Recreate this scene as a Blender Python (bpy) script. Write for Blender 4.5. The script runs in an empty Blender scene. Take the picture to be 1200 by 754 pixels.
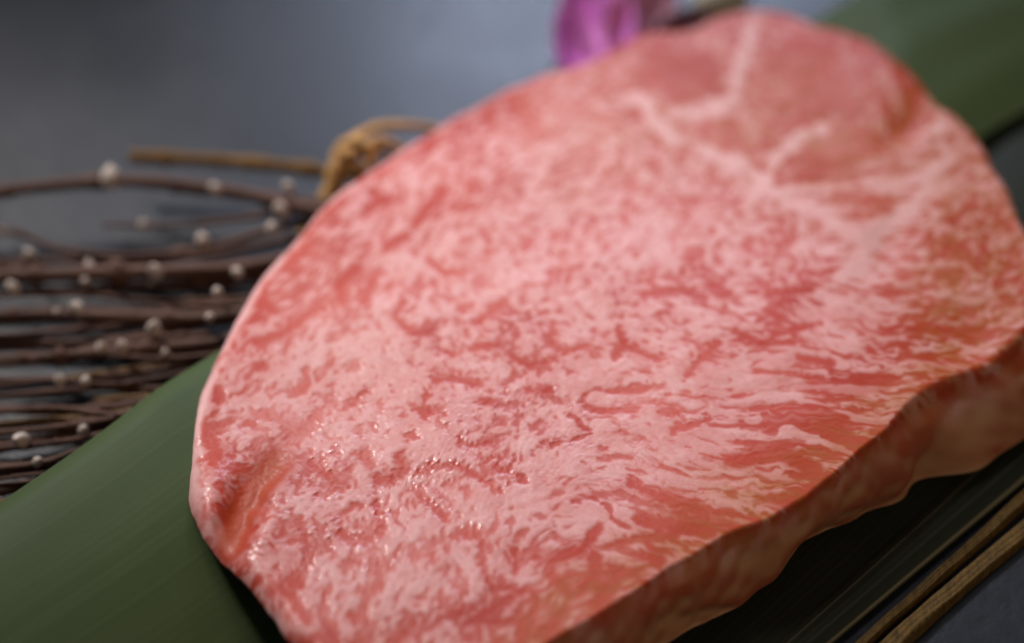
import bpy, math, random
import numpy as np
from mathutils import Vector

random.seed(7)
rng = np.random.default_rng(11)
S = bpy.context.scene
COL = S.collection

# ------------------------------------------------------------------ camera, world, lamps, exposure
LENS, SENS = 70.0, 36.0
PITCH = math.radians(43.0)
DIST = 0.42
HEART = Vector((0.0, 0.0, 0.019))          # the point of the steak the camera looks at
FWD = Vector((0.0, math.cos(PITCH), -math.sin(PITCH)))
UP = Vector((0.0, math.sin(PITCH), math.cos(PITCH)))
EYE = HEART - FWD * DIST
cam_data = bpy.data.cameras.new("camera")
cam = bpy.data.objects.new("camera", cam_data)
COL.objects.link(cam)
cam.location = EYE
cam.rotation_euler = (math.pi / 2 - PITCH, 0, 0)
cam_data.lens = LENS
cam_data.sensor_width = SENS
cam_data.clip_start = 0.01
cam_data.clip_end = 50
cam_data.dof.use_dof = True
cam_data.dof.focus_distance = 0.388
cam_data.dof.aperture_fstop = 4.1
cam_data.dof.aperture_blades = 0
S.camera = cam

world = bpy.data.worlds.new("World")
S.world = world
world.use_nodes = True
bg = world.node_tree.nodes["Background"]
bg.inputs[0].default_value = (0.62, 0.70, 0.85, 1)
bg.inputs[1].default_value = 0.065


def area(name, loc, target, size, size_y, power, color):
    d = bpy.data.lights.new(name, 'AREA')
    d.shape = 'RECTANGLE'
    d.size, d.size_y = size, size_y
    d.energy = power
    d.color = color
    o = bpy.data.objects.new(name, d)
    COL.objects.link(o)
    o.location = loc
    o.rotation_euler = (Vector(target) - Vector(loc)).to_track_quat('-Z', 'Y').to_euler()
    return o


area("window_light", (-0.30, 0.62, 1.10), (0.0, 0.05, 0.0), 0.45, 0.40, 3.4, (1.0, 0.965, 0.96))


def spot_lamp(name, loc, target, cone, power, color, radius):
    d = bpy.data.lights.new(name, 'SPOT')
    d.energy, d.color = power, color
    d.spot_size, d.spot_blend = math.radians(cone), 1.0
    d.shadow_soft_size = radius
    o = bpy.data.objects.new(name, d)
    COL.objects.link(o)
    o.location = loc
    o.rotation_euler = (Vector(target) - Vector(loc)).to_track_quat('-Z', 'Y').to_euler()


spot_lamp("vignette_spot", (-0.64, 0.72, 0.90), (-0.022, 0.042, 0.015), 16.5, 80.0, (1.0, 0.955, 0.935), 0.11)  # added spot: its soft pool imitates the lens darkening towards the corners
area("warm_fill", (0.75, -0.65, 0.75), (0.05, 0, 0), 0.6, 0.6, 2.0, (1.0, 0.72, 0.47))
area("far_window", (0.10, 1.57, 0.90), (0.0, 0.12, 0.0), 0.40, 0.34, 9.4, (0.64, 0.74, 1.0))

S.view_settings.view_transform = 'Standard'
S.view_settings.look = 'None'
S.view_settings.exposure = 0.0
S.view_settings.gamma = 1.0
S.render.engine = 'CYCLES'
S.cycles.use_denoising = True
S.cycles.max_bounces = 8
S.cycles.sample_clamp_indirect = 4.0
S.cycles.filter_width = 1.9


# ------------------------------------------------------------------ helpers
def ray(px, py):
    """direction of the sight line through a point of the 1200 x 754 photograph"""
    k = SENS / LENS / 1200.0
    return FWD + Vector((1, 0, 0)) * ((px - 600) * k) + UP * ((377 - py) * k)


def at(px, py, z=0.0):
    d = ray(px, py)
    t = (z - EYE.z) / d.z
    return EYE + d * t


def to_px(x, y, z):
    rx, ry, rz = x - EYE.x, y - EYE.y, z - EYE.z
    dep = ry * FWD.y + rz * FWD.z
    u = rx / dep
    v = (ry * UP.y + rz * UP.z) / dep
    k = SENS / LENS / 1200.0
    return 600 + u / k, 377 - v / k


def link(name, me, mat=None, parent=None):
    o = bpy.data.objects.new(name, me)
    COL.objects.link(o)
    if mat is not None and not me.materials:
        me.materials.append(mat)
    if parent is not None:
        o.parent = parent
    return o


def empty(name, loc=(0, 0, 0)):
    o = bpy.data.objects.new(name, None)
    COL.objects.link(o)
    o.location = loc
    o.empty_display_size = 0.01
    return o


def tag(o, label, cat, group=None, kind=None):
    o["label"] = label
    o["category"] = cat
    if group:
        o["group"] = group
    if kind:
        o["kind"] = kind


def mesh_np(name, V, F, smooth=True):
    """V (n,3), F (m,3|4) -> mesh"""
    me = bpy.data.meshes.new(name)
    V = np.asarray(V, np.float32)
    F = np.asarray(F, np.int32)
    me.vertices.add(len(V))
    me.vertices.foreach_set("co", V.ravel())
    k = F.shape[1]
    me.loops.add(F.size)
    me.loops.foreach_set("vertex_index", F.ravel())
    me.polygons.add(len(F))
    me.polygons.foreach_set("loop_start", np.arange(0, F.size, k, dtype=np.int32))
    me.polygons.foreach_set("loop_total", np.full(len(F), k, np.int32))
    me.update(calc_edges=True)
    me.validate()
    me.polygons.foreach_set("use_smooth", np.full(len(me.polygons), smooth))
    return me


def attr(me, name, data):
    a = me.attributes.new(name, 'FLOAT', 'POINT')
    a.data.foreach_set("value", np.asarray(data, np.float32).ravel())


def grid_faces(nu, nv, wrap=False):
    i = np.arange(nu - 1)[:, None]
    j = np.arange(nv if wrap else nv - 1)[None, :]
    j2 = (j + 1) % nv
    a = i * nv + j
    b = i * nv + j2
    c = (i + 1) * nv + j2
    d = (i + 1) * nv + j
    return np.stack([a, b, c, d], -1).reshape(-1, 4)


def catmull(P, n):
    P = [Vector(p) for p in P]
    P = [P[0] * 2 - P[1]] + P + [P[-1] * 2 - P[-2]]
    out = []
    segs = len(P) - 3
    for k in range(n):
        t = k / (n - 1) * segs
        i = min(int(t), segs - 1)
        t -= i
        p0, p1, p2, p3 = P[i:i + 4]
        out.append(0.5 * ((2 * p1) + (p2 - p0) * t + (2 * p0 - 5 * p1 + 4 * p2 - p3) * t * t
                          + (3 * p1 - p0 - 3 * p2 + p3) * t ** 3))
    return out


def tube(name, P, rad, n=40, sides=10, flat=1.0, rough=0.0, caps=True, seed=0):
    """swept tube with an uneven section; rad is a number or function of 0..1"""
    r0 = np.random.default_rng(seed)
    pts = catmull(P, n)
    V = []
    ref = Vector((0.13, 0.2, 1)).normalized()
    ph = r0.uniform(0, 6.28, 6)
    for i, p in enumerate(pts):
        t = (pts[min(i + 1, n - 1)] - pts[max(i - 1, 0)]).normalized()
        a = t.cross(ref)
        if a.length < 1e-3:
            a = t.cross(Vector((1, 0, 0)))
        a.normalize()
        b = a.cross(t).normalized()
        u = i / (n - 1)
        r = rad(u) if callable(rad) else rad
        for k in range(sides):
            th = 2 * math.pi * k / sides
            rr = r * (1 + rough * (0.5 * math.sin(3 * th + ph[0] + 9 * u) + 0.35 * math.sin(2 * th + ph[1] - 23 * u)
                                   + 0.4 * math.sin(41 * u + ph[2]) + 0.3 * math.sin(5 * th + 60 * u + ph[3])))
            V.append(p + a * (rr * math.cos(th)) + b * (rr * flat * math.sin(th)))
    F = [tuple(q) for q in grid_faces(n, sides, True)]
    V = [tuple(v) for v in V]
    if caps:
        for e, base in ((0, 0), (n - 1, (n - 1) * sides)):
            V.append(tuple(pts[e]))
            c = len(V) - 1
            for k in range(sides):
                k2 = (k + 1) % sides
                F.append((c, base + k2, base + k) if e == 0 else (c, base + k, base + k2))
    me = bpy.data.meshes.new(name)
    me.from_pydata(V, [], F)
    me.polygons.foreach_set("use_smooth", np.full(len(me.polygons), True))
    me.update()
    return me


class Mat:
    def __init__(s, name):
        s.m = bpy.data.materials.new(name)
        s.m.use_nodes = True
        s.nt = s.m.node_tree
        s.b = s.nt.nodes["Principled BSDF"]

    def n(s, t, **kw):
        q = s.nt.nodes.new(t)
        for k, v in kw.items():
            setattr(q, k, v)
        return q

    def l(s, a, b):
        s.nt.links.new(a, b)

    def noise(s, scale, detail=4, rough=0.55, coord='Object', stretch=None, dist=0.0):
        tc = s.n('ShaderNodeTexCoord')
        src = tc.outputs[coord]
        if stretch:
            mp = s.n('ShaderNodeMapping')
            mp.inputs['Scale'].default_value = stretch
            s.l(src, mp.inputs[0])
            src = mp.outputs[0]
        nz = s.n('ShaderNodeTexNoise')
        nz.inputs['Scale'].default_value = scale
        nz.inputs['Detail'].default_value = detail
        nz.inputs['Roughness'].default_value = rough
        nz.inputs['Distortion'].default_value = dist
        s.l(src, nz.inputs['Vector'])
        return nz.outputs['Fac']

    def ramp(s, fac, stops):
        r = s.n('ShaderNodeValToRGB')
        e = r.color_ramp.elements
        while len(e) < len(stops):
            e.new(0.5)
        for q, (p, c) in zip(e, stops):
            q.position = p
            q.color = (*c, 1)
        s.l(fac, r.inputs[0])
        return r.outputs[0]

    def mix(s, fac, a, b, mode='MIX'):
        q = s.n('ShaderNodeMix', data_type='RGBA', blend_type=mode)
        for sock, v in ((q.inputs[0], fac), (q.inputs[6], a), (q.inputs[7], b)):
            if isinstance(v, bpy.types.NodeSocket):
                s.l(v, sock)
            elif isinstance(v, tuple):
                sock.default_value = (*v, 1)
            else:
                sock.default_value = v
        return q.outputs[2]

    def attr(s, name):
        return s.n('ShaderNodeAttribute', attribute_name=name).outputs['Fac']

    def rng(s, v, a, b, c, d):
        q = s.n('ShaderNodeMapRange')
        s.l(v, q.inputs[0])
        for i, x in enumerate((a, b, c, d)):
            q.inputs[1 + i].default_value = x
        return q.outputs[0]

    def bump(s, h, strength, dist, prev=None):
        q = s.n('ShaderNodeBump')
        q.inputs['Strength'].default_value = strength
        q.inputs['Distance'].default_value = dist
        s.l(h, q.inputs['Height'])
        if prev is not None:
            s.l(prev, q.inputs['Normal'])
        return q.outputs[0]

    def set(s, **kw):
        for k, v in kw.items():
            sock = s.b.inputs[k.replace('_', ' ')]
            if isinstance(v, bpy.types.NodeSocket):
                s.l(v, sock)
            elif isinstance(v, tuple) and len(v) == 3 and sock.type == 'RGBA':
                sock.default_value = (*v, 1)
            else:
                sock.default_value = v


# ------------------------------------------------------------------ materials
def mat_table():
    m = Mat("painted_table")
    big = m.noise(9, 5, 0.6)
    fine = m.noise(260, 4, 0.6)
    c = m.ramp(big, [(0.25, (0.013, 0.014, 0.017)), (0.75, (0.022, 0.023, 0.028))])
    c = m.mix(m.rng(fine, 0.35, 0.7, 0.0, 0.35), c, (0.033, 0.035, 0.042))
    m.set(Base_Color=c, Roughness=m.rng(big, 0.3, 0.7, 0.26, 0.42), Specular_IOR_Level=0.34,
          Normal=m.bump(fine, 0.25, 0.0006))
    return m.m


def mat_meat():
    m = Mat("marbled_beef")
    lean = m.attr("lean")
    ochre = m.attr("ochre")
    dark = m.attr("dark")
    tiny = m.noise(700, 3, 0.6)
    grain = m.noise(2300, 2, 0.5)
    fat_c = m.mix(m.rng(tiny, 0.3, 0.7, 0, 1), (0.76, 0.39, 0.365), (0.82, 0.47, 0.445))
    lean_c = m.mix(m.rng(tiny, 0.3, 0.7, 0, 1), (0.53, 0.052, 0.028), (0.60, 0.086, 0.050))
    lean_c = m.mix(dark, lean_c, (0.46, 0.038, 0.017))
    c = m.mix(lean, fat_c, lean_c)
    ochre_c = m.mix(lean, (0.54, 0.24, 0.095), (0.42, 0.082, 0.014))
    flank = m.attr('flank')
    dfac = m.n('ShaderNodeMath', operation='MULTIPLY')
    m.l(ochre, dfac.inputs[0])
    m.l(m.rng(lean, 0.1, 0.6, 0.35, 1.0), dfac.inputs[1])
    c = m.mix(dfac.outputs[0], c, ochre_c)
    fl = m.mix(lean, (0.52, 0.27, 0.13), (0.36, 0.10, 0.045))
    c = m.mix(flank, c, fl)
    cn = m.bump(tiny, 0.32, 0.0005)
    nrm = m.bump(tiny, 0.06, 0.0004)
    nrm = m.bump(grain, 0.12, 0.0002, nrm)
    m.set(Base_Color=c, Roughness=m.rng(m.attr('bead'), 0, 1, 0.48, 0.14), Specular_IOR_Level=m.rng(m.attr('bead'), 0, 1, 0.22, 0.8),
          Coat_Weight=m.rng(m.attr('wet'), 0, 1, 0.06, 0.48), Coat_Roughness=0.16, Coat_IOR=1.4, Coat_Normal=cn,
          Subsurface_Weight=0.18, Subsurface_Radius=(0.0022, 0.0006, 0.0004), Subsurface_Scale=1.0,
          Normal=nrm)
    return m.m


def mat_leaf(name, a, b, vein, rough):
    m = Mat(name)
    rib = m.attr("rib")
    blot = m.noise(16, 4, 0.6)
    c = m.mix(m.rng(blot, 0.3, 0.7, 0, 1), a, b)
    c = m.mix(m.rng(rib, 0, 1, 0, 0.75), c, vein)
    tn = m.noise(500, 3, 0.6)
    m.set(Base_Color=c, Roughness=rough, Specular_IOR_Level=0.15, Normal=m.bump(tn, 0.12, 0.0003))
    return m.m


def mat_bark(name, dark, light, rough=0.6, scale=(1, 8, 8)):
    m = Mat(name)
    n1 = m.noise(90, 5, 0.65, stretch=scale)
    n2 = m.noise(700, 3, 0.6)
    c = m.ramp(n1, [(0.3, dark), (0.72, light)])
    c = m.mix(m.rng(n2, 0.4, 0.75, 0, 0.35), c, tuple(min(1, x * 1.8) for x in light))
    m.set(Base_Color=c, Roughness=rough, Specular_IOR_Level=0.2, Normal=m.bump(n1, 0.4, 0.0006))
    return m.m


def mat_plain(name, a, b, scale=200, rough=0.5, sss=0.0, bump=0.15, through=0.0):
    m = Mat(name)
    n1 = m.noise(scale, 4, 0.6)
    m.set(Base_Color=m.ramp(n1, [(0.3, a), (0.7, b)]), Roughness=rough, Normal=m.bump(n1, bump, 0.0005))
    if through:
        t = m.n('ShaderNodeBsdfTranslucent')
        t.inputs[0].default_value = (*b, 1)
        mx = m.n('ShaderNodeMixShader')
        mx.inputs[0].default_value = through
        m.l(m.b.outputs[0], mx.inputs[1])
        m.l(t.outputs[0], mx.inputs[2])
        m.l(mx.outputs[0], m.nt.nodes["Material Output"].inputs[0])
    if sss:
        m.set(Subsurface_Weight=sss, Subsurface_Radius=(0.002, 0.001, 0.001), Subsurface_Scale=1.0)
    return m.m


M_TABLE = mat_table()
M_MEAT = mat_meat()
M_LEAF = mat_leaf("green_leaf", (0.054, 0.080, 0.028), (0.070, 0.100, 0.036), (0.095, 0.125, 0.055), 0.55)
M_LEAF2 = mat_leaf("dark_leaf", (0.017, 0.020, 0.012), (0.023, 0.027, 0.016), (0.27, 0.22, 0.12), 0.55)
M_TWIG = mat_bark("twig_bark", (0.055, 0.026, 0.017), (0.130, 0.064, 0.042), 0.6)
M_TWIG2 = mat_bark("pale_twig_bark", (0.090, 0.046, 0.016), (0.20, 0.11, 0.040), 0.5)
M_STUB = mat_bark("stub_bark", (0.12, 0.058, 0.012), (0.23, 0.12, 0.030), 0.7)
M_STRAW = mat_bark("raffia", (0.34, 0.16, 0.045), (0.56, 0.32, 0.115), 0.55)
M_BUD = mat_plain("dry_bud", (0.46, 0.35, 0.28), (0.68, 0.57, 0.48), 400, 0.5)
M_PETAL = mat_plain("purple_petal", (0.80, 0.15, 0.70), (0.92, 0.38, 0.84), 60, 0.5, through=0.4)
M_PALE = mat_plain("lilac_petal", (0.66, 0.26, 0.40), (0.80, 0.46, 0.58), 60, 0.45, through=0.45)
M_MAROON = mat_plain("maroon_petal", (0.10, 0.012, 0.025), (0.18, 0.03, 0.05), 80, 0.5)
M_CREAM = mat_plain("cream_bud", (0.45, 0.40, 0.30), (0.60, 0.54, 0.44), 90, 0.5)
M_STRIP = mat_bark("bamboo_strip", (0.040, 0.022, 0.004), (0.12, 0.066, 0.014), 0.7, scale=(10, 1.2, 10))

# ------------------------------------------------------------------ tabletop
V, F = [], []
nx = 40
xs = np.linspace(-1.6, 1.6, nx)
ys = np.linspace(-1.2, 2.2, nx)
XX, YY = np.meshgrid(xs, ys, indexing='ij')
V = np.stack([XX, YY, np.zeros_like(XX)], -1).reshape(-1, 3)
table = link("tabletop", mesh_np("tabletop", V, grid_faces(nx, nx)), M_TABLE)
table["kind"] = "structure"


# ------------------------------------------------------------------ noise kit
def gauss_fft(A, s, res):
    """gaussian blur with sigma s (metres) on a field with pixel size res"""
    fx = np.fft.fftfreq(A.shape[0])[:, None]
    fy = np.fft.rfftfreq(A.shape[1])[None, :]
    sg = s / res
    K = np.exp(-2 * (math.pi * sg) ** 2 * (fx * fx + fy * fy))
    return np.fft.irfft2(np.fft.rfft2(A) * K, s=A.shape)


def bilin(A, u, v):
    u = np.clip(u, 0, A.shape[0] - 1.001)
    v = np.clip(v, 0, A.shape[1] - 1.001)
    i = u.astype(np.int32)
    j = v.astype(np.int32)
    fu = u - i
    fv = v - j
    return ((A[i, j] * (1 - fu) + A[i + 1, j] * fu) * (1 - fv)
            + (A[i, j + 1] * (1 - fu) + A[i + 1, j + 1] * fu) * fv)


def norm(A):
    return (A - A.mean()) / (A.std() + 1e-12)


def sstep(a, b, x):
    t = np.clip((x - a) / (b - a), 0, 1)
    return t * t * (3 - 2 * t)


# ------------------------------------------------------------------ the steak
TOP = [(345, 754), (322, 725), (300, 695), (262, 655), (240, 628), (224, 598), (219, 560), (219, 500), (232, 462), (248, 425), (270, 378),
       (297, 335), (330, 298), (362, 262), (400, 225), (450, 188), (500, 155), (540, 130), (590, 103), (640, 84),
       (680, 75), (715, 58), (745, 41), (780, 37), (812, 34), (840, 19), (880, 9), (920, 13), (970, 29), (1020, 49),
       (1060, 75), (1085, 100), (1107, 125), (1140, 150), (1160, 185), (1175, 212), (1192, 250), (1212, 290),
       (1228, 330), (1226, 365), (1200, 400), (1165, 432), (1130, 447), (1090, 467), (1050, 500), (1000, 545), (940, 590),
       (905, 613), (860, 630), (820, 651), (760, 690), (700, 725), (650, 754), (600, 792), (540, 830), (480, 846),
       (425, 832), (380, 795)]
BOT = [(430, 815), (385, 745), (345, 690), (312, 640), (300, 600), (300, 560), (310, 520), (340, 450), (400, 370),
       (470, 300), (560, 240), (680, 190), (800, 150), (900, 130), (1000, 150), (1080, 200), (1150, 280), (1215, 370),
       (1245, 420), (1245, 470), (1200, 514), (1167, 534), (1142, 553), (1098, 558), (1063, 566), (1043, 593),
       (998, 610), (969, 623), (934, 653), (879, 687), (864, 715), (840, 730), (800, 745), (740, 785), (660, 835),
       (570, 870), (490, 860)]
ZB = 0.0050                     # the underside lies on the leaves


def ztop_plane(x, y):
    return 0.0200 + 0.018 * x


def at_top(px, py, dz=-0.0012):
    p = at(px, py, 0.02)
    for _ in range(4):
        p = at(px, py, ztop_plane(p.x, p.y) + dz)
    return p


top_xy = np.array([at_top(*p)[:2] for p in TOP])
bot_xy = np.array([at(*p, ZB)[:2] for p in BOT])
cen = top_xy.mean(0)
cov = np.cov((top_xy - cen).T)
ev, Ew = np.linalg.eigh(cov)
Wt = (Ew / np.sqrt(ev)) @ Ew.T            # whitening: the outline becomes nearly round
Wi = np.linalg.inv(Wt)


def radial(poly):
    q = (poly - cen) @ Wt.T
    q2 = np.roll(q, -1, 0)
    t = np.linspace(0, 1, 40, endpoint=False)[None, :, None]
    d = (q[:, None] * (1 - t) + q2[:, None] * t).reshape(-1, 2)
    th = np.arctan2(d[:, 1], d[:, 0])
    r = np.hypot(d[:, 0], d[:, 1])
    o = np.argsort(th)
    th, r = th[o], r[o]
    T = np.linspace(-math.pi, math.pi, 4096, endpoint=False)
    R = np.interp(T, np.r_[th - 2 * math.pi, th, th + 2 * math.pi], np.r_[r, r, r])
    return T, R


def smooth1(R, s):
    f = np.fft.rfftfreq(len(R))
    return np.fft.irfft(np.fft.rfft(R) * np.exp(-2 * (math.pi * s * f) ** 2), len(R))


def noise1(n, lo, hi, r):
    a = smooth1(r.standard_normal(n), lo) - smooth1(r.standard_normal(n), hi) * 0
    return a / a.std()


TH, RT = radial(top_xy)
_, RB = radial(bot_xy)
RT = smooth1(RT, 9) + 0.0045 * noise1(4096, 22, 0, rng) + 0.0006 * noise1(4096, 6, 0, rng)
RB = smooth1(RB, 14) + 0.012 * noise1(4096, 20, 0, rng)


def Rof(R, th):
    return np.interp(np.mod(th + math.pi, 2 * math.pi), TH + math.pi, R, period=2 * math.pi)


# --- marbling is grown on a sheet over the steak (0.2 mm cells)
lo = top_xy.min(0) - 0.012
hi = top_xy.max(0) + 0.012
RES = 0.00021
gn = (np.ceil((hi - lo) / RES)).astype(int)
GX, GY = np.meshgrid(lo[0] + np.arange(gn[0]) * RES, lo[1] + np.arange(gn[1]) * RES, indexing='ij')
PX, PY = to_px(GX, GY, ztop_plane(GX, GY))


def seg_dist(poly, px=None, py=None):
    px = PX if px is None else px
    py = PY if py is None else py
    d = np.full(px.shape, 1e9)
    for (x0, y0), (x1, y1) in zip(poly[:-1], poly[1:]):
        vx, vy = x1 - x0, y1 - y0
        t = np.clip(((px - x0) * vx + (py - y0) * vy) / (vx * vx + vy * vy), 0, 1)
        d = np.minimum(d, np.hypot(px - x0 - t * vx, py - y0 - t * vy))
    return d


def spot(x, y, rx, ry, ang=0.0, px=None, py=None):
    px = PX if px is None else px
    py = PY if py is None else py
    c, s = math.cos(math.radians(ang)), math.sin(math.radians(ang))
    dx, dy = px - x, py - y
    return np.exp(-((dx * c + dy * s) / rx) ** 2 - ((-dx * s + dy * c) / ry) ** 2)


# grain direction (degrees in the photograph, y down) and how far the grain is drawn out
GRAIN = [(300, 520, -65, .4), (260, 600, 60, .3), (340, 380, -52, .6), (450, 260, -45, .65), (600, 180, -38, .45), (560, 420, -85, .18),
         (420, 640, -78, .40), (560, 650, -62, .45), (640, 700, -50, .5), (730, 620, 22, .8), (700, 680, -18, .8), (820, 580, 12, .95), (470, 520, -80, .3),
         (900, 500, 3, 1), (980, 470, -4, 1), (950, 420, 24, .95), (1040, 440, 10, .8), (1100, 380, -10, .5), (1130, 300, -60, .35),
         (760, 480, 10, .55), (700, 420, 30, .35), (840, 380, 5, .4), (700, 300, -70, .3), (900, 300, -80, .3), (1000, 240, 3, .8), (800, 250, -70, .3),
         (960, 90, 80, .4), (800, 80, 40, .3), (620, 540, -35, .35), (860, 620, 28, .7)]
num = np.zeros((3,) + PX.shape)
den = np.zeros(PX.shape)
for gx, gy, ga, gl in GRAIN:
    w = 1.0 / ((PX - gx) ** 2 + (PY - gy) ** 2 + 900.0) ** 1.3
    # photograph direction -> direction on the sheet
    a = at_top(gx, gy)
    b = at_top(gx + 20 * math.cos(math.radians(ga)), gy + 20 * math.sin(math.radians(ga)))
    wa = math.atan2(b.y - a.y, b.x - a.x)
    num[0] += w * math.cos(2 * wa)
    num[1] += w * math.sin(2 * wa)
    num[2] += w * gl
    den += w
flow = 0.5 * np.arctan2(num[1], num[0]) + 0.35 * norm(gauss_fft(rng.standard_normal(PX.shape), 0.006, RES)) * 0.6
drawn = num[2] / den
FXv, FYv = np.cos(flow), np.sin(flow)


def lic(A, length, steps=22):
    """draw a field out along the grain (length in metres at full strength)"""
    out = A.copy()
    cnt = 1
    I, J = np.meshgrid(np.arange(A.shape[0], dtype=float), np.arange(A.shape[1], dtype=float), indexing='ij')
    h = length / steps / RES * (0.02 + 0.95 * drawn ** 2.6)
    for sgn in (1, -1):
        u, v = I.copy(), J.copy()
        for k in range(steps):
            iu = np.clip(u, 0, A.shape[0] - 1).astype(np.int32)
            iv = np.clip(v, 0, A.shape[1] - 1).astype(np.int32)
            u += sgn * FXv[iu, iv] * h
            v += sgn * FYv[iu, iv] * h
            out += A[np.clip(u, 0, A.shape[0] - 1).astype(np.int32), np.clip(v, 0, A.shape[1] - 1).astype(np.int32)]
            cnt += 1
    return out / cnt


def band(s1, s2, length=0.0):
    A = rng.standard_normal(PX.shape)
    A = gauss_fft(A, s1, RES)
    if length:
        A = lic(A, length)
        loc = np.sqrt(gauss_fft(A * A, 0.006, RES)) + 1e-9
        A = A / loc
    A = A - gauss_fft(A, s2, RES)
    return norm(A)


II, JJ = np.meshgrid(np.arange(gn[0], dtype=float), np.arange(gn[1], dtype=float), indexing='ij')


def warp(A, amp, s):
    du = norm(gauss_fft(rng.standard_normal(PX.shape), s, RES)) * amp / RES
    dv = norm(gauss_fft(rng.standard_normal(PX.shape), s, RES)) * amp / RES
    return bilin(A, II + du, JJ + dv)


n1 = warp(band(0.00058, 0.0026, 0.0095), 0.0008, 0.0012)
n2 = warp(band(0.00032, 0.0011, 0.0060), 0.0003, 0.0007)
n3 = warp(band(0.0006, 0.0024, 0.0085), 0.0007, 0.0011)
n4 = band(0.0015, 0.006, 0.004)
nL = norm(gauss_fft(rng.standard_normal(PX.shape), 0.0048, RES))
n5 = warp(band(0.0005, 0.0018, 0.0050), 0.0005, 0.0008)

bias = -0.06 - 0.40 * np.clip(spot(590, 500, 260, 150), 0, 1) - 0.15 * spot(700, 300, 200, 100) + 0.28 * spot(400, 650, 150, 110)
FATTY = [(692, 446, 42, 26, 10, 1.7), (650, 530, 75, 18, -32, 1.6), (500, 520, 55, 26, 10, 1.4), (470, 440, 50, 28, 0, 1.2),
         (545, 480, 26, 16, 0, 1.3), (600, 590, 60, 24, 0, .7), (860, 440, 70, 26, 10, 1.0), (980, 370, 34, 14, 15, 1.5), (760, 400, 60, 26, 0, .6),
         (900, 455, 20, 8, 12, 2.6), (640, 335, 90, 30, 0, .5), (520, 300, 50, 40, -40, .4), (590, 660, 24, 26, 0, 1.0),
         (470, 705, 40, 22, -20, 1.2), (330, 660, 24, 12, 30, 1.4), (690, 240, 26, 14, 0, 1.4), (520, 258, 14, 10, 0, 2.0), (720, 610, 40, 14, 15, .9),
         (820, 520, 70, 22, 20, .8), (440, 590, 60, 24, 0, .8), (300, 300, 20, 8, -50, 1.0), (1020, 300, 26, 20, 0, 1.2), (930, 235, 50, 12, 10, 1.3)]
for x, y, rx, ry, a, k in FATTY:
    bias -= k * spot(x, y, rx, ry, a)
MEATY = [(960, 90, 70, 55, 20, 1.3), (800, 90, 60, 40, 10, 1.0), (965, 190, 55, 30, -10, 1.5), (830, 165, 50, 22, 20, 1.2), (730, 190, 50, 50, 20, .6), (560, 560, 30, 14, 0, .8),
         (480, 590, 26, 14, 10, .8), (420, 540, 40, 24, 20, .8), (1040, 520, 60, 22, -35, 1.3), (940, 580, 50, 18, -35, 1.3), (980, 490, 70, 16, 0, 1.0), (830, 610, 60, 14, 18, 1.0),
         (1100, 320, 50, 60, 0, .6), (640, 720, 60, 18, -35, .9), (280, 590, 22, 40, 30, 1.2), (1100, 240, 60, 14, 0, 1.0), (1000, 245, 50, 12, 5, 1.1), (360, 340, 40, 20, -40, .4), (380, 370, 30, 18, -50, .7),
         (1060, 110, 22, 30, 20, 1.1), (520, 700, 110, 60, -20, .45), (330, 560, 70, 60, 0, .35), (400, 330, 90, 50, -45, .35), (600, 130, 90, 30, -30, .5), (255, 500, 20, 60, 10, .5), (960, 510, 90, 40, -20, .7), (1110, 340, 50, 70, 0, .5), (800, 600, 60, 30, 20, .4), (740, 680, 60, 30, -20, .4)]
for x, y, rx, ry, a, k in MEATY:
    bias += k * spot(x, y, rx, ry, a)

nM = norm(lic(gauss_fft(rng.standard_normal(PX.shape), 0.0021, RES), 0.008))
blob = 0.72 * n1 + 0.56 * n2 + 0.18 * nL + 0.36 * nM + bias
lean = sstep(-0.30, 0.62, blob)
ring = np.exp(-(n3 / 0.20) ** 2) * sstep(-0.2, 0.9, n4 + bias + 0.2)
hair = np.exp(-(n5 / 0.13) ** 2) * sstep(0.0, 1.0, -n4 + 0.5 * bias + 0.25)
lean = np.maximum(lean * (0.70 + 0.30 * sstep(-0.6, 1.2, 0.6 * nL + n2)), np.maximum(0.80 * ring, 0.55 * hair))


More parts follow.
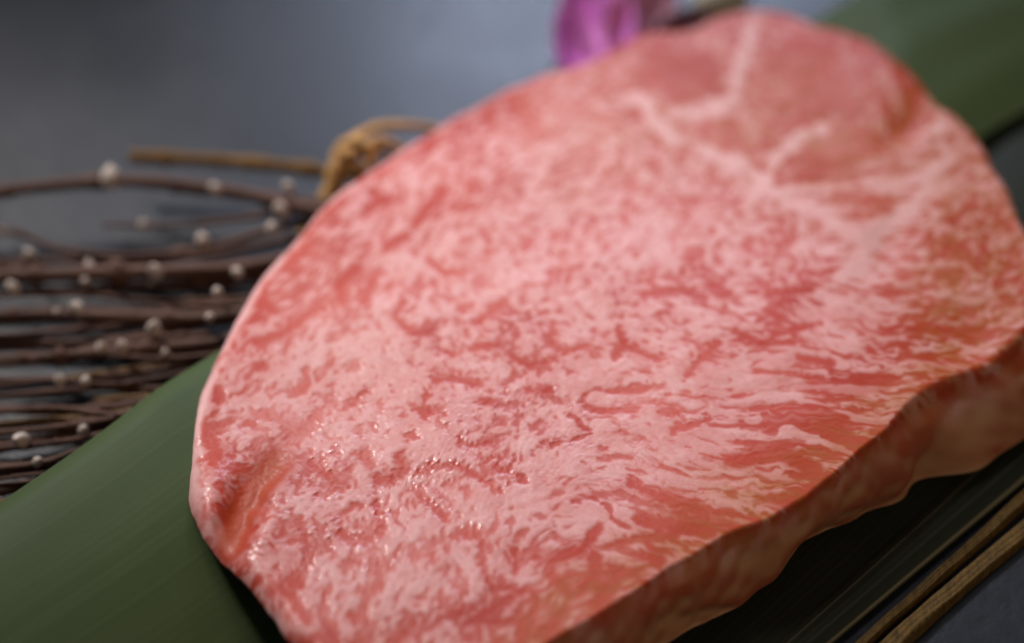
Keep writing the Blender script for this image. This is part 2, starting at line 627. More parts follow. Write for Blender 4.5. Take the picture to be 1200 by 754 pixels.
# lean fibres that the photograph shows one by one: (polyline in photograph pixels, half thickness)
STROKES = [([(509, 448), (530, 446), (563, 452)], 4.5), ([(509, 448), (500, 462), (498, 478), (520, 485)], 3.4), ([(488, 480), (500, 492)], 3), ([(476, 510), (484, 512)], 5.5),
           ([(515, 412), (532, 418)], 4.5), ([(552, 413), (585, 407)], 4.5), ([(537, 515), (544, 524), (563, 523), (575, 520)], 4), ([(562, 471), (584, 474)], 5.5),
           ([(568, 545), (577, 537), (604, 537)], 2.5), ([(577, 550), (597, 553), (616, 565)], 5), ([(491, 553), (515, 546), (539, 548), (568, 565), (587, 577)], 4.2),
           ([(468, 534), (475, 548), (460, 560), (444, 562)], 8), ([(428, 532), (434, 538)], 8), ([(441, 586), (446, 624), (415, 632), (400, 624)], 6.5),
           ([(485, 570), (513, 599), (523, 609)], 5), ([(540, 624), (559, 625)], 7.5), ([(565, 637), (567, 673), (580, 691), (601, 686)], 4), ([(601, 645), (611, 653), (603, 673)], 4.5),
           ([(529, 683), (547, 694)], 2.5), ([(491, 700), (496, 700)], 4.5), ([(532, 718), (546, 715)], 6), ([(444, 660), (446, 683), (431, 699), (428, 714), (415, 727)], 6.5),
           ([(485, 730), (464, 750)], 7), ([(547, 732), (580, 712), (601, 700)], 4.5), ([(554, 727), (593, 730), (624, 722), (632, 704), (621, 691), (606, 694)], 4.5),
           ([(611, 753), (619, 730)], 9), ([(626, 653), (634, 655)], 5.5), ([(672, 588), (714, 579)], 3.4), ([(740, 564), (759, 577), (789, 590), (827, 602)], 5.5),
           ([(750, 609), (789, 617), (831, 622)], 8.5), ([(710, 592), (719, 609), (736, 619)], 3.2), ([(710, 641), (742, 634), (776, 630), (793, 628)], 4.5),
           ([(704, 617), (682, 645), (648, 656), (644, 673), (665, 692)], 7.5), ([(697, 653), (699, 679), (682, 687)], 8.5), ([(720, 670), (731, 671)], 7), ([(750, 653), (776, 658)], 5.5),
           ([(682, 471), (692, 459), (725, 461), (778, 456)], 3.4), ([(682, 473), (692, 480), (715, 485), (744, 483)], 5.5), ([(723, 392), (732, 409), (720, 421)], 5.5),
           ([(737, 411), (773, 428)], 4.5), ([(776, 487), (790, 487)], 5.5), ([(787, 509), (830, 497)], 4.5), ([(620, 459), (646, 460)], 4.5), ([(668, 487), (692, 509), (668, 518), (634, 523)], 3.6),
           ([(804, 447), (820, 428), (840, 409)], 4.5), ([(883, 441), (935, 445), (959, 450)], 3.4), ([(914, 455), (950, 462), (993, 463)], 6.5), ([(878, 484), (940, 481), (974, 472)], 3.4),
           ([(869, 503), (950, 505), (993, 495)], 5.5), ([(935, 426), (974, 431)], 4.5), ([(1002, 460), (1036, 457)], 5.5), ([(854, 543), (912, 536), (955, 553)], 9.5), ([(983, 515), (1007, 543)], 12),
           ([(255, 458), (258, 466)], 7), ([(231, 494), (248, 516)], 6.5), ([(339, 505), (356, 499), (373, 479)], 6.5), ([(300, 428), (310, 428)], 6), ([(358, 433), (360, 448), (343, 458)], 5.5),
           ([(262, 552), (290, 547)], 6.5), ([(364, 541), (390, 560), (407, 566)], 4.5), ([(443, 236), (449, 236)], 8), ([(519, 223), (501, 247), (487, 264)], 6.5), ([(475, 279), (455, 290)], 6.5),
           ([(417, 317), (396, 337), (402, 352)], 8.5), ([(440, 322), (428, 357)], 5.5), ([(504, 308), (522, 322), (542, 322)], 5.5), ([(558, 334), (566, 334)], 7), ([(539, 364), (552, 361)], 5.5),
           ([(557, 381), (592, 357)], 5.5), ([(300, 401), (329, 392), (376, 360)], 5.5), ([(306, 352), (317, 360)], 7), ([(347, 299), (338, 311)], 5.5), ([(472, 352), (463, 375), (481, 392), (504, 392), (510, 381)], 4.2),
           ([(640, 400), (660, 415), (690, 410)], 4), ([(600, 420), (622, 432), (650, 425)], 4), ([(760, 350), (800, 345), (822, 356)], 5), ([(835, 340), (850, 350)], 8), ([(900, 350), (950, 345)], 5),
           ([(905, 400), (960, 385)], 4), ([(860, 395), (890, 410), (930, 408)], 4), ([(390, 420), (372, 440)], 5), ([(410, 470), (432, 455)], 4.5), ([(420, 590), (400, 600)], 5), ([(350, 610), (365, 640), (360, 665)], 6),
           ([(320, 690), (345, 700), (360, 725)], 6.5), ([(385, 690), (378, 720), (392, 742)], 6), ([(405, 660), (420, 655)], 5), ([(700, 710), (716, 690)], 7), ([(655, 720), (640, 748)], 7)]
stroke = np.zeros(PX.shape)
wob_px = 1.5 * n2 + 1.6 * n1
for poly, w in STROKES:
    c = np.array([at_top(*p)[:2] for p in poly])
    m0 = np.maximum(((c.min(0) - lo - 0.008) / RES).astype(int), 0)
    m1 = np.minimum(((c.max(0) - lo + 0.008) / RES).astype(int), gn)
    sl = (slice(m0[0], m1[0]), slice(m0[1], m1[1]))
    d = seg_dist(poly, PX[sl], PY[sl]) + wob_px[sl]
    stroke[sl] = np.maximum(stroke[sl], sstep(w * 1.25, w * 0.55, d))
drawn_zone = np.clip(spot(560, 560, 330, 210) + 0.7 * spot(430, 330, 150, 130), 0, 1)
lean = np.maximum(lean * (1 - 0.22 * drawn_zone), np.clip(stroke * (0.92 + 0.10 * nL), 0, 1))

# thick fat seams between the muscles in the far part
jit = 1.6 * n1 + 1.8 * n4 + 1.0 * n2
SEAMS = [([(884, 28), (868, 80), (861, 118), (832, 133), (790, 134)], 9, 1.0), ([(744, 112), (785, 160), (835, 182), (880, 200), (897, 215)], 9, .95),
         ([(960, 152), (925, 172), (905, 195), (890, 222)], 9, 1.0), ([(880, 228), (960, 222), (1060, 216), (1172, 210)], 7, .75),
         ([(1100, 150), (1108, 185), (1090, 215), (1070, 243), (1030, 272), (1006, 308), (985, 330)], 12, 1.0),
         ([(1038, 82), (1050, 110), (1058, 132)], 7, .7), ([(1020, 120), (1035, 150)], 6, .5), ([(890, 215), (930, 240), (985, 268), (1010, 285)], 9, .8),
         ([(845, 60), (850, 90), (838, 105)], 6, .5), ([(800, 134), (770, 120), (748, 112), (720, 118)], 5, .6), ([(905, 195), (960, 205), (1010, 198), (1040, 180)], 4, .45), ([(1100, 150), (1085, 170), (1060, 182)], 4, .6), ([(1108, 185), (1140, 196), (1168, 205)], 5, .6), ([(1070, 243), (1110, 250), (1150, 246)], 4, .6), ([(862, 118), (880, 140), (885, 170), (890, 205)], 4, .45), ([(1006, 308), (960, 320), (920, 316)], 6, .5), ([(700, 200), (680, 240), (640, 260)], 8, .5), ([(930, 470), (1000, 492), (1040, 500)], 4, .7),
         ([(880, 500), (960, 520), (1010, 540)], 4, .7), ([(905, 455), (1000, 462), (1070, 455)], 3.5, .5), ([(780, 175), (760, 215), (700, 250)], 7, .6), ([(900, 222), (870, 260), (860, 300)], 8, .5)]
seam_m = np.zeros(PX.shape)
for poly, w, k in SEAMS:
    w = w * 0.82
    d = seg_dist(poly) + jit * 1.25
    seam_m = np.maximum(seam_m, k * sstep(w * 1.4, w * 0.6, d))
    lean *= 1 - min(1, k * 1.1) * sstep(w * 1.5, w * 0.7, d)
# the smooth muscles of the far end: broad lean with faint strands
smooth_m = np.clip(spot(965, 95, 75, 60) + spot(800, 85, 60, 40) + .9 * spot(965, 190, 60, 32) + .7 * spot(830, 165, 55, 26), 0, 1)
seam_all = np.ones(PX.shape)
for poly, w, k in SEAMS[:8]:
    seam_all *= 1 - k * sstep(w * 1.4, w * 0.65, seg_dist(poly) + jit)
lean = lean * (1 - 0.75 * smooth_m) + 0.75 * smooth_m * seam_all * (0.84 + 0.10 * nL)
lean = np.clip(lean, 0, 1)
lean = np.clip(1.06 * lean, 0, 1)
lean = 0.78 * lean + 0.22 * gauss_fft(lean, 0.0008, RES)
lean = np.clip(0.05 + 0.95 * lean, 0, 1)
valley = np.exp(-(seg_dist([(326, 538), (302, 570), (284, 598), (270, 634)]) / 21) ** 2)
valley = np.clip(1.5 * valley, 0, 1)  # fold mask; the shade in the fold is put into its colour
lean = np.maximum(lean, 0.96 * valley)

milk = norm(0.7 * nM + 0.5 * nL + 0.5 * n4 + 0.35 * n2 - 0.9 * bias)
soft = 0.10 + 0.22 * sstep(-1.2, 1.2, norm(lic(gauss_fft(rng.standard_normal(PX.shape), 0.0008, RES), 0.006)) + 0.8 * milk)
lean = np.maximum(1 - (1 - lean) * (1 - soft * (1 - seam_m)), valley * np.clip(0.90 + 0.16 * n2 + 0.12 * n1, 0.45, 1))
# relief: fat stands a little proud, grooves, dents, beads of moisture
fine = band(0.00022, 0.0006)
lump = norm(gauss_fft(rng.standard_normal(PX.shape), 0.010, RES))
mid = norm(gauss_fft(rng.standard_normal(PX.shape), 0.0022, RES))
wetz = np.clip(spot(380, 600, 250, 170, -20) + 0.5 * spot(650, 480, 170, 110), 0, 1)
H = -(0.00016 + 0.00022 * np.clip(spot(430, 620, 260, 180), 0, 1)) * gauss_fft(lean, 0.0003, RES) + 0.00030 * lump + 0.00006 * mid + 0.000015 * n2
H += 0.000014 * fine * (0.3 + wetz)
gl = gauss_fft(lean, 0.0003, RES)
edge = np.hypot(*np.gradient(gl))
edge = sstep(0.6, 1.8, edge / edge.mean())
clump = sstep(-0.3, 1.0, nM + 0.6 * n4) * (1 - valley)
bead = (0.15 + 0.85 * edge) * clump * sstep(0.45, 1.3, fine + 0.25 * n2 + 0.5 * (wetz - 1)) * (0.15 + 0.85 * wetz)
H += 0.00016 * gauss_fft(bead, 0.00015, RES) * (0.6 + 0.8 * wetz)
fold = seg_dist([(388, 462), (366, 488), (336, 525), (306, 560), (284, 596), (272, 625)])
taper = sstep(490, 610, PY) * 0.9 + 0.1
H -= 0.0024 * np.exp(-((fold + 4 * n4) / 27.0) ** 2) * taper
H += 0.0013 * spot(250, 590, 20, 50, 8)
H += 0.0006 * np.exp(-((seg_dist([(345, 540), (318, 590), (304, 640)]) + 3 * n4) / 16.0) ** 2)
H -= 0.0013 * spot(1074, 122, 24, 34, 30)
H -= 0.0012 * spot(1060, 150, 30, 16, -30)
H -= 0.0010 * spot(1040, 285, 24, 40, 30)
H -= 0.0020 * spot(1150, 395, 60, 46, -30)
H += 0.0014 * spot(840, 380, 260, 150) + 0.0006 * spot(560, 300, 140, 120)

# --- top sheet: square grid wound onto the outline
N = 820
aa = np.linspace(-1, 1, N)
A_, B_ = np.meshgrid(aa, aa, indexing='ij')
rho = np.maximum(np.abs(A_), np.abs(B_))
with np.errstate(divide='ignore', invalid='ignore'):
    p1 = (math.pi / 4) * (B_ / A_) + np.where(A_ < 0, math.pi, 0)
    p2 = math.pi / 2 - (math.pi / 4) * (A_ / B_) + np.where(B_ < 0, math.pi, 0)
phi = np.where(np.abs(A_) > np.abs(B_), p1, p2)
phi = np.where(rho < 1e-9, 0, phi)
rt = Rof(RT, phi)
q = np.stack([rho * rt * np.cos(phi), rho * rt * np.sin(phi)], -1)
XY = cen + q @ Wi.T
TX, TY = XY[..., 0], XY[..., 1]
scale_r = np.sqrt(ev.mean())
dedge = (1 - rho) * rt * scale_r            # distance from the rim, about
gu, gv = (TX - lo[0]) / RES, (TY - lo[1]) / RES
Hs = gauss_fft(H, 0.0012, RES)
lean_v = bilin(lean, gu, gv)
calm = sstep(0.006, 0.001, dedge)
h_v = bilin(H, gu, gv) * (1 - calm) + bilin(Hs, gu, gv) * calm
qx, qy = to_px(TX, TY, 0.02 + 0 * TX)
RND = 0.0034 - 0.0023 * sstep(0.1, 0.5, (qx - 560) / 500 + (qy - 560) / 500) * sstep(200, 330, qy) + 0.0035 * sstep(1020, 1120, qx) * sstep(300, 420, qy)
dd = np.clip(RND - dedge, 0, None)
drop = RND * (1 - np.sqrt(np.clip(1 - np.clip(dd / RND, 0, 0.97) ** 2, 0, 1)))
TZ = ztop_plane(TX, TY) + h_v - drop
vpx, vpy = to_px(TX, TY, TZ)

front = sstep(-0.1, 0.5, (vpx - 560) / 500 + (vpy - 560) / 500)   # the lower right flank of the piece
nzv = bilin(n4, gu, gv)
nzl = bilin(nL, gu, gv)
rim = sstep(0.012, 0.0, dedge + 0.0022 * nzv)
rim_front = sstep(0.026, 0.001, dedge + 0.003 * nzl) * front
ochre_v = np.maximum(0.72 + 0.28 * np.clip(bilin(n3, gu, gv), -1, 1), bilin(valley, gu, gv)) * np.clip(0.85 * rim_front + 0.55 * np.clip(spot(1150, 400, 80, 70, 0, vpx, vpy) + spot(1120, 330, 40, 60, 0, vpx, vpy), 0, 1)  # orange-brown tone on the front rim, right side and far end
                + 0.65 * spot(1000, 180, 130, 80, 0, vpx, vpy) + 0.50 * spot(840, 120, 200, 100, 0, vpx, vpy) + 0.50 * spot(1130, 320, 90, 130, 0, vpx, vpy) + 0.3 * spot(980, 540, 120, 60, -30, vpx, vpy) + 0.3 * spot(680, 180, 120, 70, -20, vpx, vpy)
                + 0.55 * np.exp(-(seg_dist([(320, 545), (302, 570), (284, 598), (270, 634)], vpx, vpy) / 19) ** 2)  # deep orange along the fold, painted in for its shade
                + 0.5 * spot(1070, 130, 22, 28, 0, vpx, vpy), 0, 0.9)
# a thin pale skin of fat along the far left rim
skin = sstep(0.0046, 0.0014, dedge + 0.0009 * nzv) * sstep(760, 300, vpx + 0.0 * vpy) * sstep(660, 560, vpy)
lean_v = lean_v * (1 - 0.95 * skin)
redrim = sstep(0.010, 0.004, dedge + 0.0015 * nzv) * sstep(0.002, 0.0045, dedge) * (1 - front)
lean_v = np.clip(lean_v + 0.30 * redrim + 0.14 * rim_front, 0, 1)
wet_v = bilin(wetz, gu, gv)
dark_v = np.clip(np.clip(0.35 + 0.35 * nzl, 0, 1) * lean_v + bilin(valley, gu, gv), 0, 1)  # random lean tone, plus the shade of the fold as darker colour

ids = np.arange(N * N).reshape(N, N)
Fq = grid_faces(N, N)
loop = np.concatenate([ids[:-1, 0], ids[-1, :-1], ids[:0:-1, -1], ids[0, :0:-1]])
top_V = np.stack([TX, TY, TZ], -1).reshape(-1, 3)
# orientation: make faces look up
e = top_V[Fq[N * 5 + 7]]
if np.cross(e[1] - e[0], e[2] - e[0])[2] < 0:
    Fq = Fq[:, ::-1]
L = len(loop)
lp = top_V[loop]
lth = phi.reshape(-1)[loop]
rb = Rof(RB, lth)
bq = np.stack([rb * np.cos(lth), rb * np.sin(lth)], -1)
bxy = cen + bq @ Wi.T
K = 40
sv = np.linspace(0, 1, K + 1)[1:]
out_dir = lp[:, :2] - cen
out_dir /= np.linalg.norm(out_dir, axis=1)[:, None]
side_V, side_lean = [], []
wob = [noise1(L, 26, 0, rng) for _ in range(6)]
fin = [noise1(L, 6, 0, rng) for _ in range(6)]
left_side = sstep(0.35, -0.2, out_dir[:, 0] * 0.75 - out_dir[:, 1] * 0.65)       # the undercut, hidden flank
for s in sv:
    xy = lp[:, :2] * (1 - s) + bxy * s
    bulge = 0.0016 * math.sin(math.pi * min(1, s * 1.05)) * (1 - left_side)
    w = sum(wob[i] * math.cos(i * 1.7 + s * (2 + i)) for i in range(6)) / 2.4
    f = sum(fin[i] * math.cos(i * 2.1 + s * (9 + 2 * i)) for i in range(6)) / 2.4
    amp = min(1.0, s / 0.15) * (1.0 if s < 0.98 else 0.8)
    xy = xy + out_dir * (bulge + (0.0007 * w + 0.00012 * f) * amp)[:, None]
    z = lp[:, 2] * (1 - s) + ZB * s
    side_V.append(np.c_[xy, z])
    k_ = min(1.0, s / 0.22)
    side_lean.append(np.clip((0.55 + 0.34 * w + 0.30 * f) * k_ + smooth1(lean_v.reshape(-1)[loop], 4) * (1 - k_), 0, 1))
side_V = np.concatenate(side_V)
side_lean = np.concatenate(side_lean)
base = N * N
rows = np.vstack([loop[None, :], base + np.arange(K * L).reshape(K, L)])
nxt = np.roll(rows, -1, 1)
Fs = np.stack([rows[:-1], rows[1:], nxt[1:], nxt[:-1]], -1).reshape(-1, 4)
allV = np.vstack([top_V, side_V])
# outward check
t0 = Fs[10]
nn = np.cross(allV[t0[1]] - allV[t0[0]], allV[t0[2]] - allV[t0[0]])
if nn[:2] @ out_dir[10] < 0:
    Fs = Fs[:, ::-1]
# underside: strips across the piece
bot_row = rows[-1]
half = L // 2
i0 = np.arange(half - 1)
Fb = np.stack([bot_row[i0], bot_row[i0 + 1], bot_row[L - 2 - i0], bot_row[L - 1 - i0]], -1)
me = mesh_np("marbled_steak", allV, np.vstack([Fq, Fs, Fb]))
full = lambda top, side: np.concatenate([top.reshape(-1), np.broadcast_to(side, (K * L,))])
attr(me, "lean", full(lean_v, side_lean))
attr(me, "ochre", np.concatenate([ochre_v.reshape(-1), np.tile(np.clip(ochre_v.reshape(-1)[loop] + 0.1, 0, 0.9), K)]))
attr(me, "flank", full(0.0 * ochre_v, np.repeat(sstep(0.02, 0.45, sv), L)))
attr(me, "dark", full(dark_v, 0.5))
attr(me, "wet", full(wet_v * (0.55 + 0.45 * np.clip(nzv, -1, 1)) * (1 - bilin(valley, gu, gv)), 0.0))
attr(me, "bead", full(bilin(bead, gu, gv), 0.0))
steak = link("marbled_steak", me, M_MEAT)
tag(steak, "thick raw beef steak with dense white marbling, lying on green leaves", "steak")


# ------------------------------------------------------------------ leaves under the steak
def loft_leaf(name, back, front, mat, zf, nv, ribs, seed, nl=170, lines=(), ribk=0.45):
    """blade between two edges given on the table; zf(across 0..1, along 0..1) is its height"""
    r = np.random.default_rng(seed)
    nb = len(back) - 1
    Bp = catmull([at(x, y, zf(0.0, i / nb)) for i, (x, y) in enumerate(back)], nl)
    Fp = catmull([at(x, y, 0.002) for x, y in front], nl)
    A = np.linspace(0, 1, nv)
    amp = r.uniform(0.2, 1.0, ribs + 1)
    V, R = [], []
    th = 0.00045
    for side in (1, 0):
        for i in range(nl):
            u = i / (nl - 1)
            for a in A:
                p = Bp[i].lerp(Fp[i], a)
                k = a * ribs
                near = abs(k - round(k)) * 2
                v = ribk * max(0.0, 1 - near / 0.5) * amp[int(round(k))]
                for (la, lw, ls) in lines:
                    v = max(v, ls * max(0.0, 1 - abs(a - la) / lw))
                z = zf(a, u) + 0.00009 * v + 0.0002 * math.sin(a * 17 + 5 * u + seed) * math.sin(7 * u + 2)
                V.append((p.x, p.y, z - (0 if side else th)))
                R.append(v + (0.0 if ribk < 0.3 else 0.30 * (0.5 + 0.5 * math.sin(a * 61 + 3 * math.sin(a * 17)) * math.sin(a * 23 + 2 + 1.5 * u))))
    G = nl * nv
    F1 = grid_faces(nl, nv)
    F2 = F1[:, ::-1] + G
    idx = np.arange(G).reshape(nl, nv)
    rim_ = np.concatenate([idx[:-1, 0], idx[-1, :-1], idx[:0:-1, -1], idx[0, :0:-1]])
    rn = np.roll(rim_, -1)
    F3 = np.stack([rim_, rn, rn + G, rim_ + G], -1)
    V = np.array(V)
    e = V[F1[0]]
    if np.cross(e[1] - e[0], e[2] - e[0])[2] < 0:
        F1, F2, F3 = F1[:, ::-1], F2[:, ::-1], F3[:, ::-1]
    me = mesh_np(name, V, np.vstack([F1, F2, F3]))
    attr(me, "rib", R)
    return link(name, me, mat)


def z1(a, u):
    arch = max(0.0, 1 - (abs(a - 0.09) / (0.62 + 0.36 * sstep(0.60, 0.80, u) if a > 0.09 else 0.24)) ** 1.8)
    k = 1 - 0.92 * sstep(0.30, 0.50, u) + 0.6 * sstep(0.64, 0.80, u)
    return 0.0022 + 0.0175 * arch * k


leaf = loft_leaf("broad_leaf",
                 [(-420, 860), (-160, 696), (0, 589), (125, 502), (250, 416), (420, 310), (600, 215), (800, 110), (960, 20), (1060, -22), (1220, -66), (1420, -110)],
                 [(-300, 1320), (-60, 1180), (120, 1060), (300, 940), (480, 800), (620, 690), (770, 560), (920, 430), (1060, 290), (1130, 185), (1215, 128), (1400, 40)],
                 M_LEAF, z1, 150, 46, 3)
tag(leaf, "broad green leaf under the steak, its pale green edge showing beside the twigs", "leaf")


def z2(a, u):
    return 0.0006 + 0.0006 * a + 0.0022 * max(0, a - 0.8) / 0.2 * (1 - max(0, a - 0.93) / 0.07)


leaf2 = loft_leaf("dark_leaf",
                  [(300, 1180), (420, 1000), (560, 840), (700, 690), (860, 530), (1000, 360), (1090, 200), (1190, 60), (1330, -40)],
                  [(640, 1035), (760, 930), (880, 832), (970, 757), (1080, 664), (1190, 572), (1290, 488), (1400, 396), (1560, 270)],
                  M_LEAF2, z2, 190, 30, 5, lines=((0.855, 0.007, 0.7), (0.990, 0.008, 1.0), (0.93, 0.005, 0.15)), ribk=0.10)
tag(leaf2, "dark shaded leaf with fine pale veins under the front edge of the steak", "leaf")

# ------------------------------------------------------------------ brown strip beside the dark leaf
strip = empty("bamboo_strip", at(1100, 690, 0))
tag(strip, "narrow brown bamboo strip split in two, lying along the dark leaf", "bamboo strip")
bpy.context.view_layer.update()


def slat(px_a, px_b, w0, seed):
    """half-round slat following two edges in the photograph"""
    r = np.random.default_rng(seed)
    n, sd = 120, 13
    Pa = catmull([at(x, y, 0.0) for x, y in px_a], n)
    Pb = catmull([at(x, y, 0.0) for x, y in px_b], n)
    V = []
    k1, k2 = noise1(n, 6, 0, r), noise1(n, 3, 0, r)
    for i in range(n):
        for j in range(sd):
            t = j / (sd - 1)
            p = Pa[i].lerp(Pb[i], t)
            e = min(t, 1 - t)
            z = w0 * min(1, (e / 0.18)) ** 0.5 * (1 + 0.06 * k1[i]) + 0.00012 * k2[i] + 0.00015 * math.sin(t * 26 + k1[i])
            V.append((p.x, p.y, max(0.0003, z) if 0 < j < sd - 1 else 0.0002))
    V = np.array(V)
    F = grid_faces(n, sd)
    e = V[F[0]]
    c = V[F[len(F) // 2]]
    if np.cross(c[1] - c[0], c[2] - c[0])[2] < 0:
        F = F[:, ::-1]
    V[:, :2] -= np.array(strip.location[:2])
    return link("slat", mesh_np("slat", V, F), M_STRIP, strip)


slat([(700, 1028), (860, 884), (1003, 756), (1100, 668), (1204, 572), (1330, 455)], [(716, 1034), (878, 888), (1020, 758), (1115, 674), (1208, 592), (1340, 470)], 0.0024, 1)
slat([(722, 1038), (884, 890), (1026, 759), (1120, 677), (1212, 599), (1345, 478)], [(760, 1050), (924, 895), (1068, 756), (1140, 690), (1214, 628), (1360, 500)], 0.0020, 2)

# ------------------------------------------------------------------ tied twig bundle
bundle = empty("twig_bundle", at(300, 330, 0))
tag(bundle, "bundle of thin brown twigs with pale buds, tied with straw behind the steak", "twig bundle")
BL = Vector(bundle.location)


def uv_bud(name, seed):
    r = random.Random(seed)
    V, F = [], []
    nu, nv = 9, 12
    for i in range(nu + 1):
        a = math.pi * i / nu
        for j in range(nv):
            b = 2 * math.pi * j / nv
            k = 1 + 0.07 * math.sin(3 * b + seed) * math.sin(a) + 0.05 * math.sin(2 * a + b)
            V.append((k * math.sin(a) * math.cos(b), k * math.sin(a) * math.sin(b), 1.15 * k * math.cos(a) + (0.25 if i == 0 else 0)))
    for i in range(nu):
        for j in range(nv):
            j2 = (j + 1) % nv
            F.append((i * nv + j, (i + 1) * nv + j, (i + 1) * nv + j2, i * nv + j2))
    me = bpy.data.meshes.new(name)
    me.from_pydata(V, [], F)
    me.validate()
    me.polygons.foreach_set("use_smooth", np.full(len(me.polygons), True))
    me.materials.append(M_BUD)
    return me


BUDS = [uv_bud("bud", k) for k in range(4)]
MM = 0.00018          # about one photograph pixel here


def twig(pts, w, mat, seed, taper=0.6):
    """pts: (px, py, height above the table in mm); w: thickness in photograph pixels"""
    pts = [(x, y, z * (0.75 if y < 300 else 1.0)) for x, y, z in pts]
    P = [at(x, y, z * 0.001) - BL for x, y, z in pts]
    rr = random.Random(seed)
    kn = [(rr.random(), rr.uniform(0.12, 0.55)) for _ in range(8)]

    def rad(u):
        r = w * 0.5 * 0.000160 * (taper + (1 - taper) * u)
        for c, k in kn:
            r *= 1 + k * math.exp(-((u - c) / 0.012) ** 2)
        return r
    o = link("twig", tube("twig", P, rad, n=90, sides=10, rough=0.10, seed=seed), mat, bundle)
    return o, P


def bud(o, px, py, z, r):
    b = link("bud", random.choice(BUDS), None, o)
    b.location = at(px, py, z * (0.00075 if py < 300 else 0.001)) - BL
    s = r * 0.00018 * random.uniform(0.68, 1.05)
    b.scale = (s, s, s * random.uniform(1.0, 1.2))
    b.rotation_euler = (random.uniform(-.7, .7), random.uniform(-.7, .7), random.uniform(0, 6))


st, _ = twig([(153, 184, 14), (230, 187, 14), (310, 193, 13), (395, 203, 12), (450, 210, 10)], 19, M_STUB, 1, 1.0)
twigs = []


def T(pts, w, mat=None, taper=0.65, buds=()):
    o, P = twig(pts, w, mat or M_TWIG, 100 + len(twigs), taper)
    twigs.append(o)
    for (x, y, z, r) in buds:
        bud(o, x, y, z, r)
    return o


T([(-60, 236, 15), (20, 222, 16), (128, 213, 17), (200, 216, 17), (290, 228, 17), (350, 243, 17), (450, 262, 15)], 21, None, .85,
  [(129, 209, 20, 12), (252, 222, 19, 8)])
T([(150, 212, 13), (240, 226, 13), (330, 233, 14), (400, 240, 14)], 15, None, .6, [(338, 220, 17, 10)])
T([(-30, 262, 8), (25, 275, 8), (70, 292, 8), (150, 300, 9), (240, 292, 10), (330, 266, 12), (420, 250, 12)], 13, None, .6, [(35, 298, 10, 8), (3, 272, 10, 7)])
T([(120, 264, 12), (200, 264, 12), (270, 258, 13), (350, 246, 14), (420, 244, 14)], 12, None, .5, [(168, 264, 14, 7), (330, 247, 17, 11), (318, 268, 16, 9)])
T([(-40, 326, 7), (60, 322, 8), (180, 319, 9), (290, 314, 10), (380, 290, 12), (450, 270, 12)], 24, None, .9, [(182, 318, 12, 10), (278, 320, 13, 8)])
T([(-40, 304, 5), (50, 306, 5), (130, 306, 6), (240, 300, 8), (340, 280, 10), (420, 262, 11)], 12, None, .5, [(238, 283, 12, 9), (105, 312, 9, 7)])
T([(-40, 348, 4), (80, 340, 5), (170, 334, 6), (270, 328, 8), (360, 300, 10)], 14, M_TWIG, .7, [(100, 330, 8, 8), (15, 338, 8, 8)])
T([(-40, 372, 5), (60, 368, 6), (160, 372, 7), (260, 372, 8), (360, 350, 8)], 20, None, .8, [(90, 362, 10, 10), (246, 372, 12, 8)])
T([(-40, 398, 3), (80, 402, 4), (180, 390, 5), (280, 366, 7), (380, 330, 8)], 13, None, .6, [(180, 386, 9, 10), (255, 343, 12, 9)])
T([(-40, 424, 4), (60, 418, 5), (150, 410, 6), (250, 402, 7), (340, 390, 7)], 18, None, .8, [(143, 406, 9, 9), (118, 408, 8, 7)])
T([(-40, 446, 3), (70, 444, 3), (160, 438, 4), (230, 424, 5), (330, 410, 5)], 12, M_TWIG, .6, [(70, 446, 7, 8)])
T([(110, 470, 3), (160, 466, 3), (200, 464, 4), (300, 450, 4)], 10, M_TWIG2, .9)
T([(60, 446, 4), (130, 436, 4), (200, 426, 5), (300, 412, 5)], 10, M_TWIG2, .7)
T([(-40, 476, 3), (50, 482, 3), (130, 478, 3), (220, 462, 4), (330, 440, 4)], 16, None, .7)
T([(-40, 502, 2), (40, 494, 3), (110, 490, 3), (200, 476, 4), (300, 460, 4)], 15, M_TWIG2, .6, [(98, 505, 6, 8)])
T([(-40, 528, 3), (30, 520, 3), (110, 506, 3), (200, 492, 3), (300, 480, 3)], 20, None, .8, [(25, 516, 7, 9)])
T([(-40, 556, 3), (30, 548, 3), (100, 538, 3), (200, 516, 3)], 18, None, .8, [(44, 542, 6, 6)])
T([(-40, 582, 3), (20, 572, 3), (80, 560, 2), (160, 540, 2)], 16, None, .8)
T([(-60, 606, 2), (0, 592, 2), (60, 576, 2), (140, 556, 2)], 14, M_TWIG2, .9)
rt_ = random.Random(5)
for k in range(22):
    y0 = 310 + k * 12.5 + rt_.uniform(-10, 10)
    slope = rt_.uniform(-40, 6)
    z0 = rt_.uniform(1.6, 5.5)
    xe = 330 if y0 < 420 else 250 - (y0 - 420) * 0.7
    w = rt_.uniform(6, 14)
    ym = y0 + slope * .4 + rt_.uniform(-9, 9)
    bl = []
    if rt_.random() < 0.3:
        bl.append((xe * rt_.uniform(.1, .8), y0 + slope * .35, z0 + 2.5, rt_.uniform(4, 7)))
    T([(-70, y0 + 8, z0), (xe * .25, y0 + slope * .2 + rt_.uniform(-6, 6), z0 + .5), (xe * .6, ym + slope * .2, z0 + 1), (xe, y0 + slope, z0 + 1.5)],
      w, M_TWIG2 if rt_.random() < 0.2 else M_TWIG, rt_.uniform(.4, .8), bl)

# straw tie: several rounds of raffia and a loop
tie = empty("straw_tie", (0, 0, 0))
tie.parent = bundle


def strand(pts, w, seed, flat=0.6):
    P = [at(x, y, z * 0.001) - BL for x, y, z in pts]
    link("strand", tube("strand", P, lambda u: w * 0.5 * 0.00023, n=60, sides=9, flat=flat, rough=0.12, seed=seed), M_STRAW, tie)


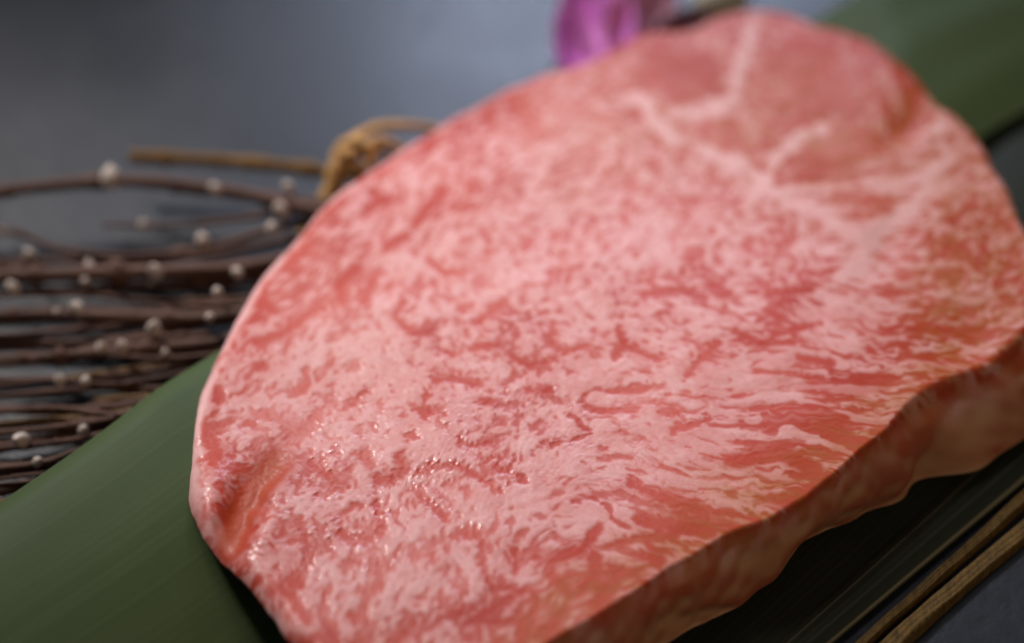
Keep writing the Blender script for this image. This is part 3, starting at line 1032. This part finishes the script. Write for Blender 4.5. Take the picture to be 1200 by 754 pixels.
strand([(352, 290, 1), (366, 258, 5), (384, 226, 10), (396, 192, 15), (416, 172, 17), (440, 172, 15), (462, 186, 10), (470, 205, 4)], 17, 31)
strand([(376, 268, 2), (391, 232, 9), (402, 196, 14), (412, 178, 18), (436, 186, 13), (452, 204, 6)], 14, 32)
strand([(400, 172, 17), (414, 190, 16), (428, 206, 12), (444, 214, 8), (456, 226, 3)], 15, 33)
strand([(398, 182, 17), (418, 160, 19), (446, 148, 19), (480, 147, 17), (512, 152, 13), (540, 164, 8), (556, 184, 2)], 13, 34)
strand([(420, 178, 18), (444, 164, 19), (468, 172, 16), (486, 190, 10), (492, 206, 4)], 12, 35)
strand([(392, 190, 14), (402, 168, 18), (424, 166, 20), (436, 182, 18), (424, 196, 15), (404, 190, 15)], 13, 36)

# ------------------------------------------------------------------ purple flower behind the steak
flower = empty("purple_flower", at(730, 30, 0))
tag(flower, "purple orchid-like flower with lilac and maroon petals behind the steak", "flower")
FLc = Vector(flower.location)


def petal(name, base, tip, width, cup, mat, up, seed, label=None):
    """a cupped petal from base to tip (both (px,py,mm)), with its own thickness"""
    b = at(base[0], base[1], base[2] * .001)
    t = at(tip[0], tip[1], tip[2] * .001)
    ax = t - b
    ln = ax.length
    ax.normalize()
    side = ax.cross(Vector(up)).normalized()
    nr = side.cross(ax).normalized()
    nu, nv = 22, 15
    V = []
    for sgn in (1, -1):
        for i in range(nu):
            u = i / (nu - 1)
            wd = width * (math.sin(math.pi * (0.06 + 0.90 * u) ** 0.75)) * 0.5
            for j in range(nv):
                v = j / (nv - 1) * 2 - 1
                h = cup * (v * v - .4) * wd * 2 + cup * ln * 0.35 * math.sin(math.pi * u) * -1
                h += 0.0006 * math.sin(9 * v + 7 * u + seed) * u
                th = 0.0004 * (1 - v * v) + 0.00005
                V.append(b + ax * (ln * u) + side * (wd * v) + nr * (h + sgn * th) - FLc)
    G = nu * nv
    F1 = grid_faces(nu, nv)
    idx = np.arange(G).reshape(nu, nv)
    rm = np.concatenate([idx[:-1, 0], idx[-1, :-1], idx[:0:-1, -1], idx[0, :0:-1]])
    rn = np.roll(rm, -1)
    F = np.vstack([F1, F1[:, ::-1] + G, np.stack([rm, rn, rn + G, rm + G], -1)])
    o = link(name, mesh_np(name, np.array([tuple(v) for v in V]), F), mat, flower)
    if label:
        o["label"] = label
    return o


petal("petal", (690, 105, 4), (676, -35, 12), 0.016, 0.30, M_PETAL, (0.2, -1, 0.3), 1)
petal("petal", (706, 95, 5), (716, -45, 11), 0.015, 0.25, M_PETAL, (-0.3, -1, 0.4), 2)
petal("petal", (672, 100, 3), (660, 10, 9), 0.009, 0.2, M_PETAL, (0.4, -1, 0.2), 6)
petal("petal", (724, 70, 4), (790, -32, 10), 0.020, 0.25, M_PALE, (0.1, -0.8, 0.7), 3, "pale lilac petal")
petal("petal", (775, 60, 3), (812, 8, 8), 0.009, 0.25, M_MAROON, (0.2, -0.7, 0.7), 4, "dark maroon petal")
petal("petal", (700, 60, 3), (735, -100, 10), 0.022, 0.25, M_PALE, (0.1, -1, 0.5), 5, "pale lilac petal")
bme = uv_bud("flower_bud", 9)
bme.materials.clear()
bme.materials.append(M_CREAM)
fb = link("flower_bud", bme, None, flower)
fb.location = at(842, -2, 6) * 0 + at(842, 0, 0.006) - FLc
fb.scale = (0.0085, 0.0062, 0.0052)
fb.rotation_euler = (0.2, 0.3, 0.5)
fstem = tube("flower_stem", [at(x, y, z * .001) - FLc for x, y, z in [(700, 105, 3), (740, 80, 3), (790, 50, 3), (838, 8, 5)]], 0.0016, n=30, sides=8, rough=0.08)
link("flower_stem", fstem, M_MAROON, flower)
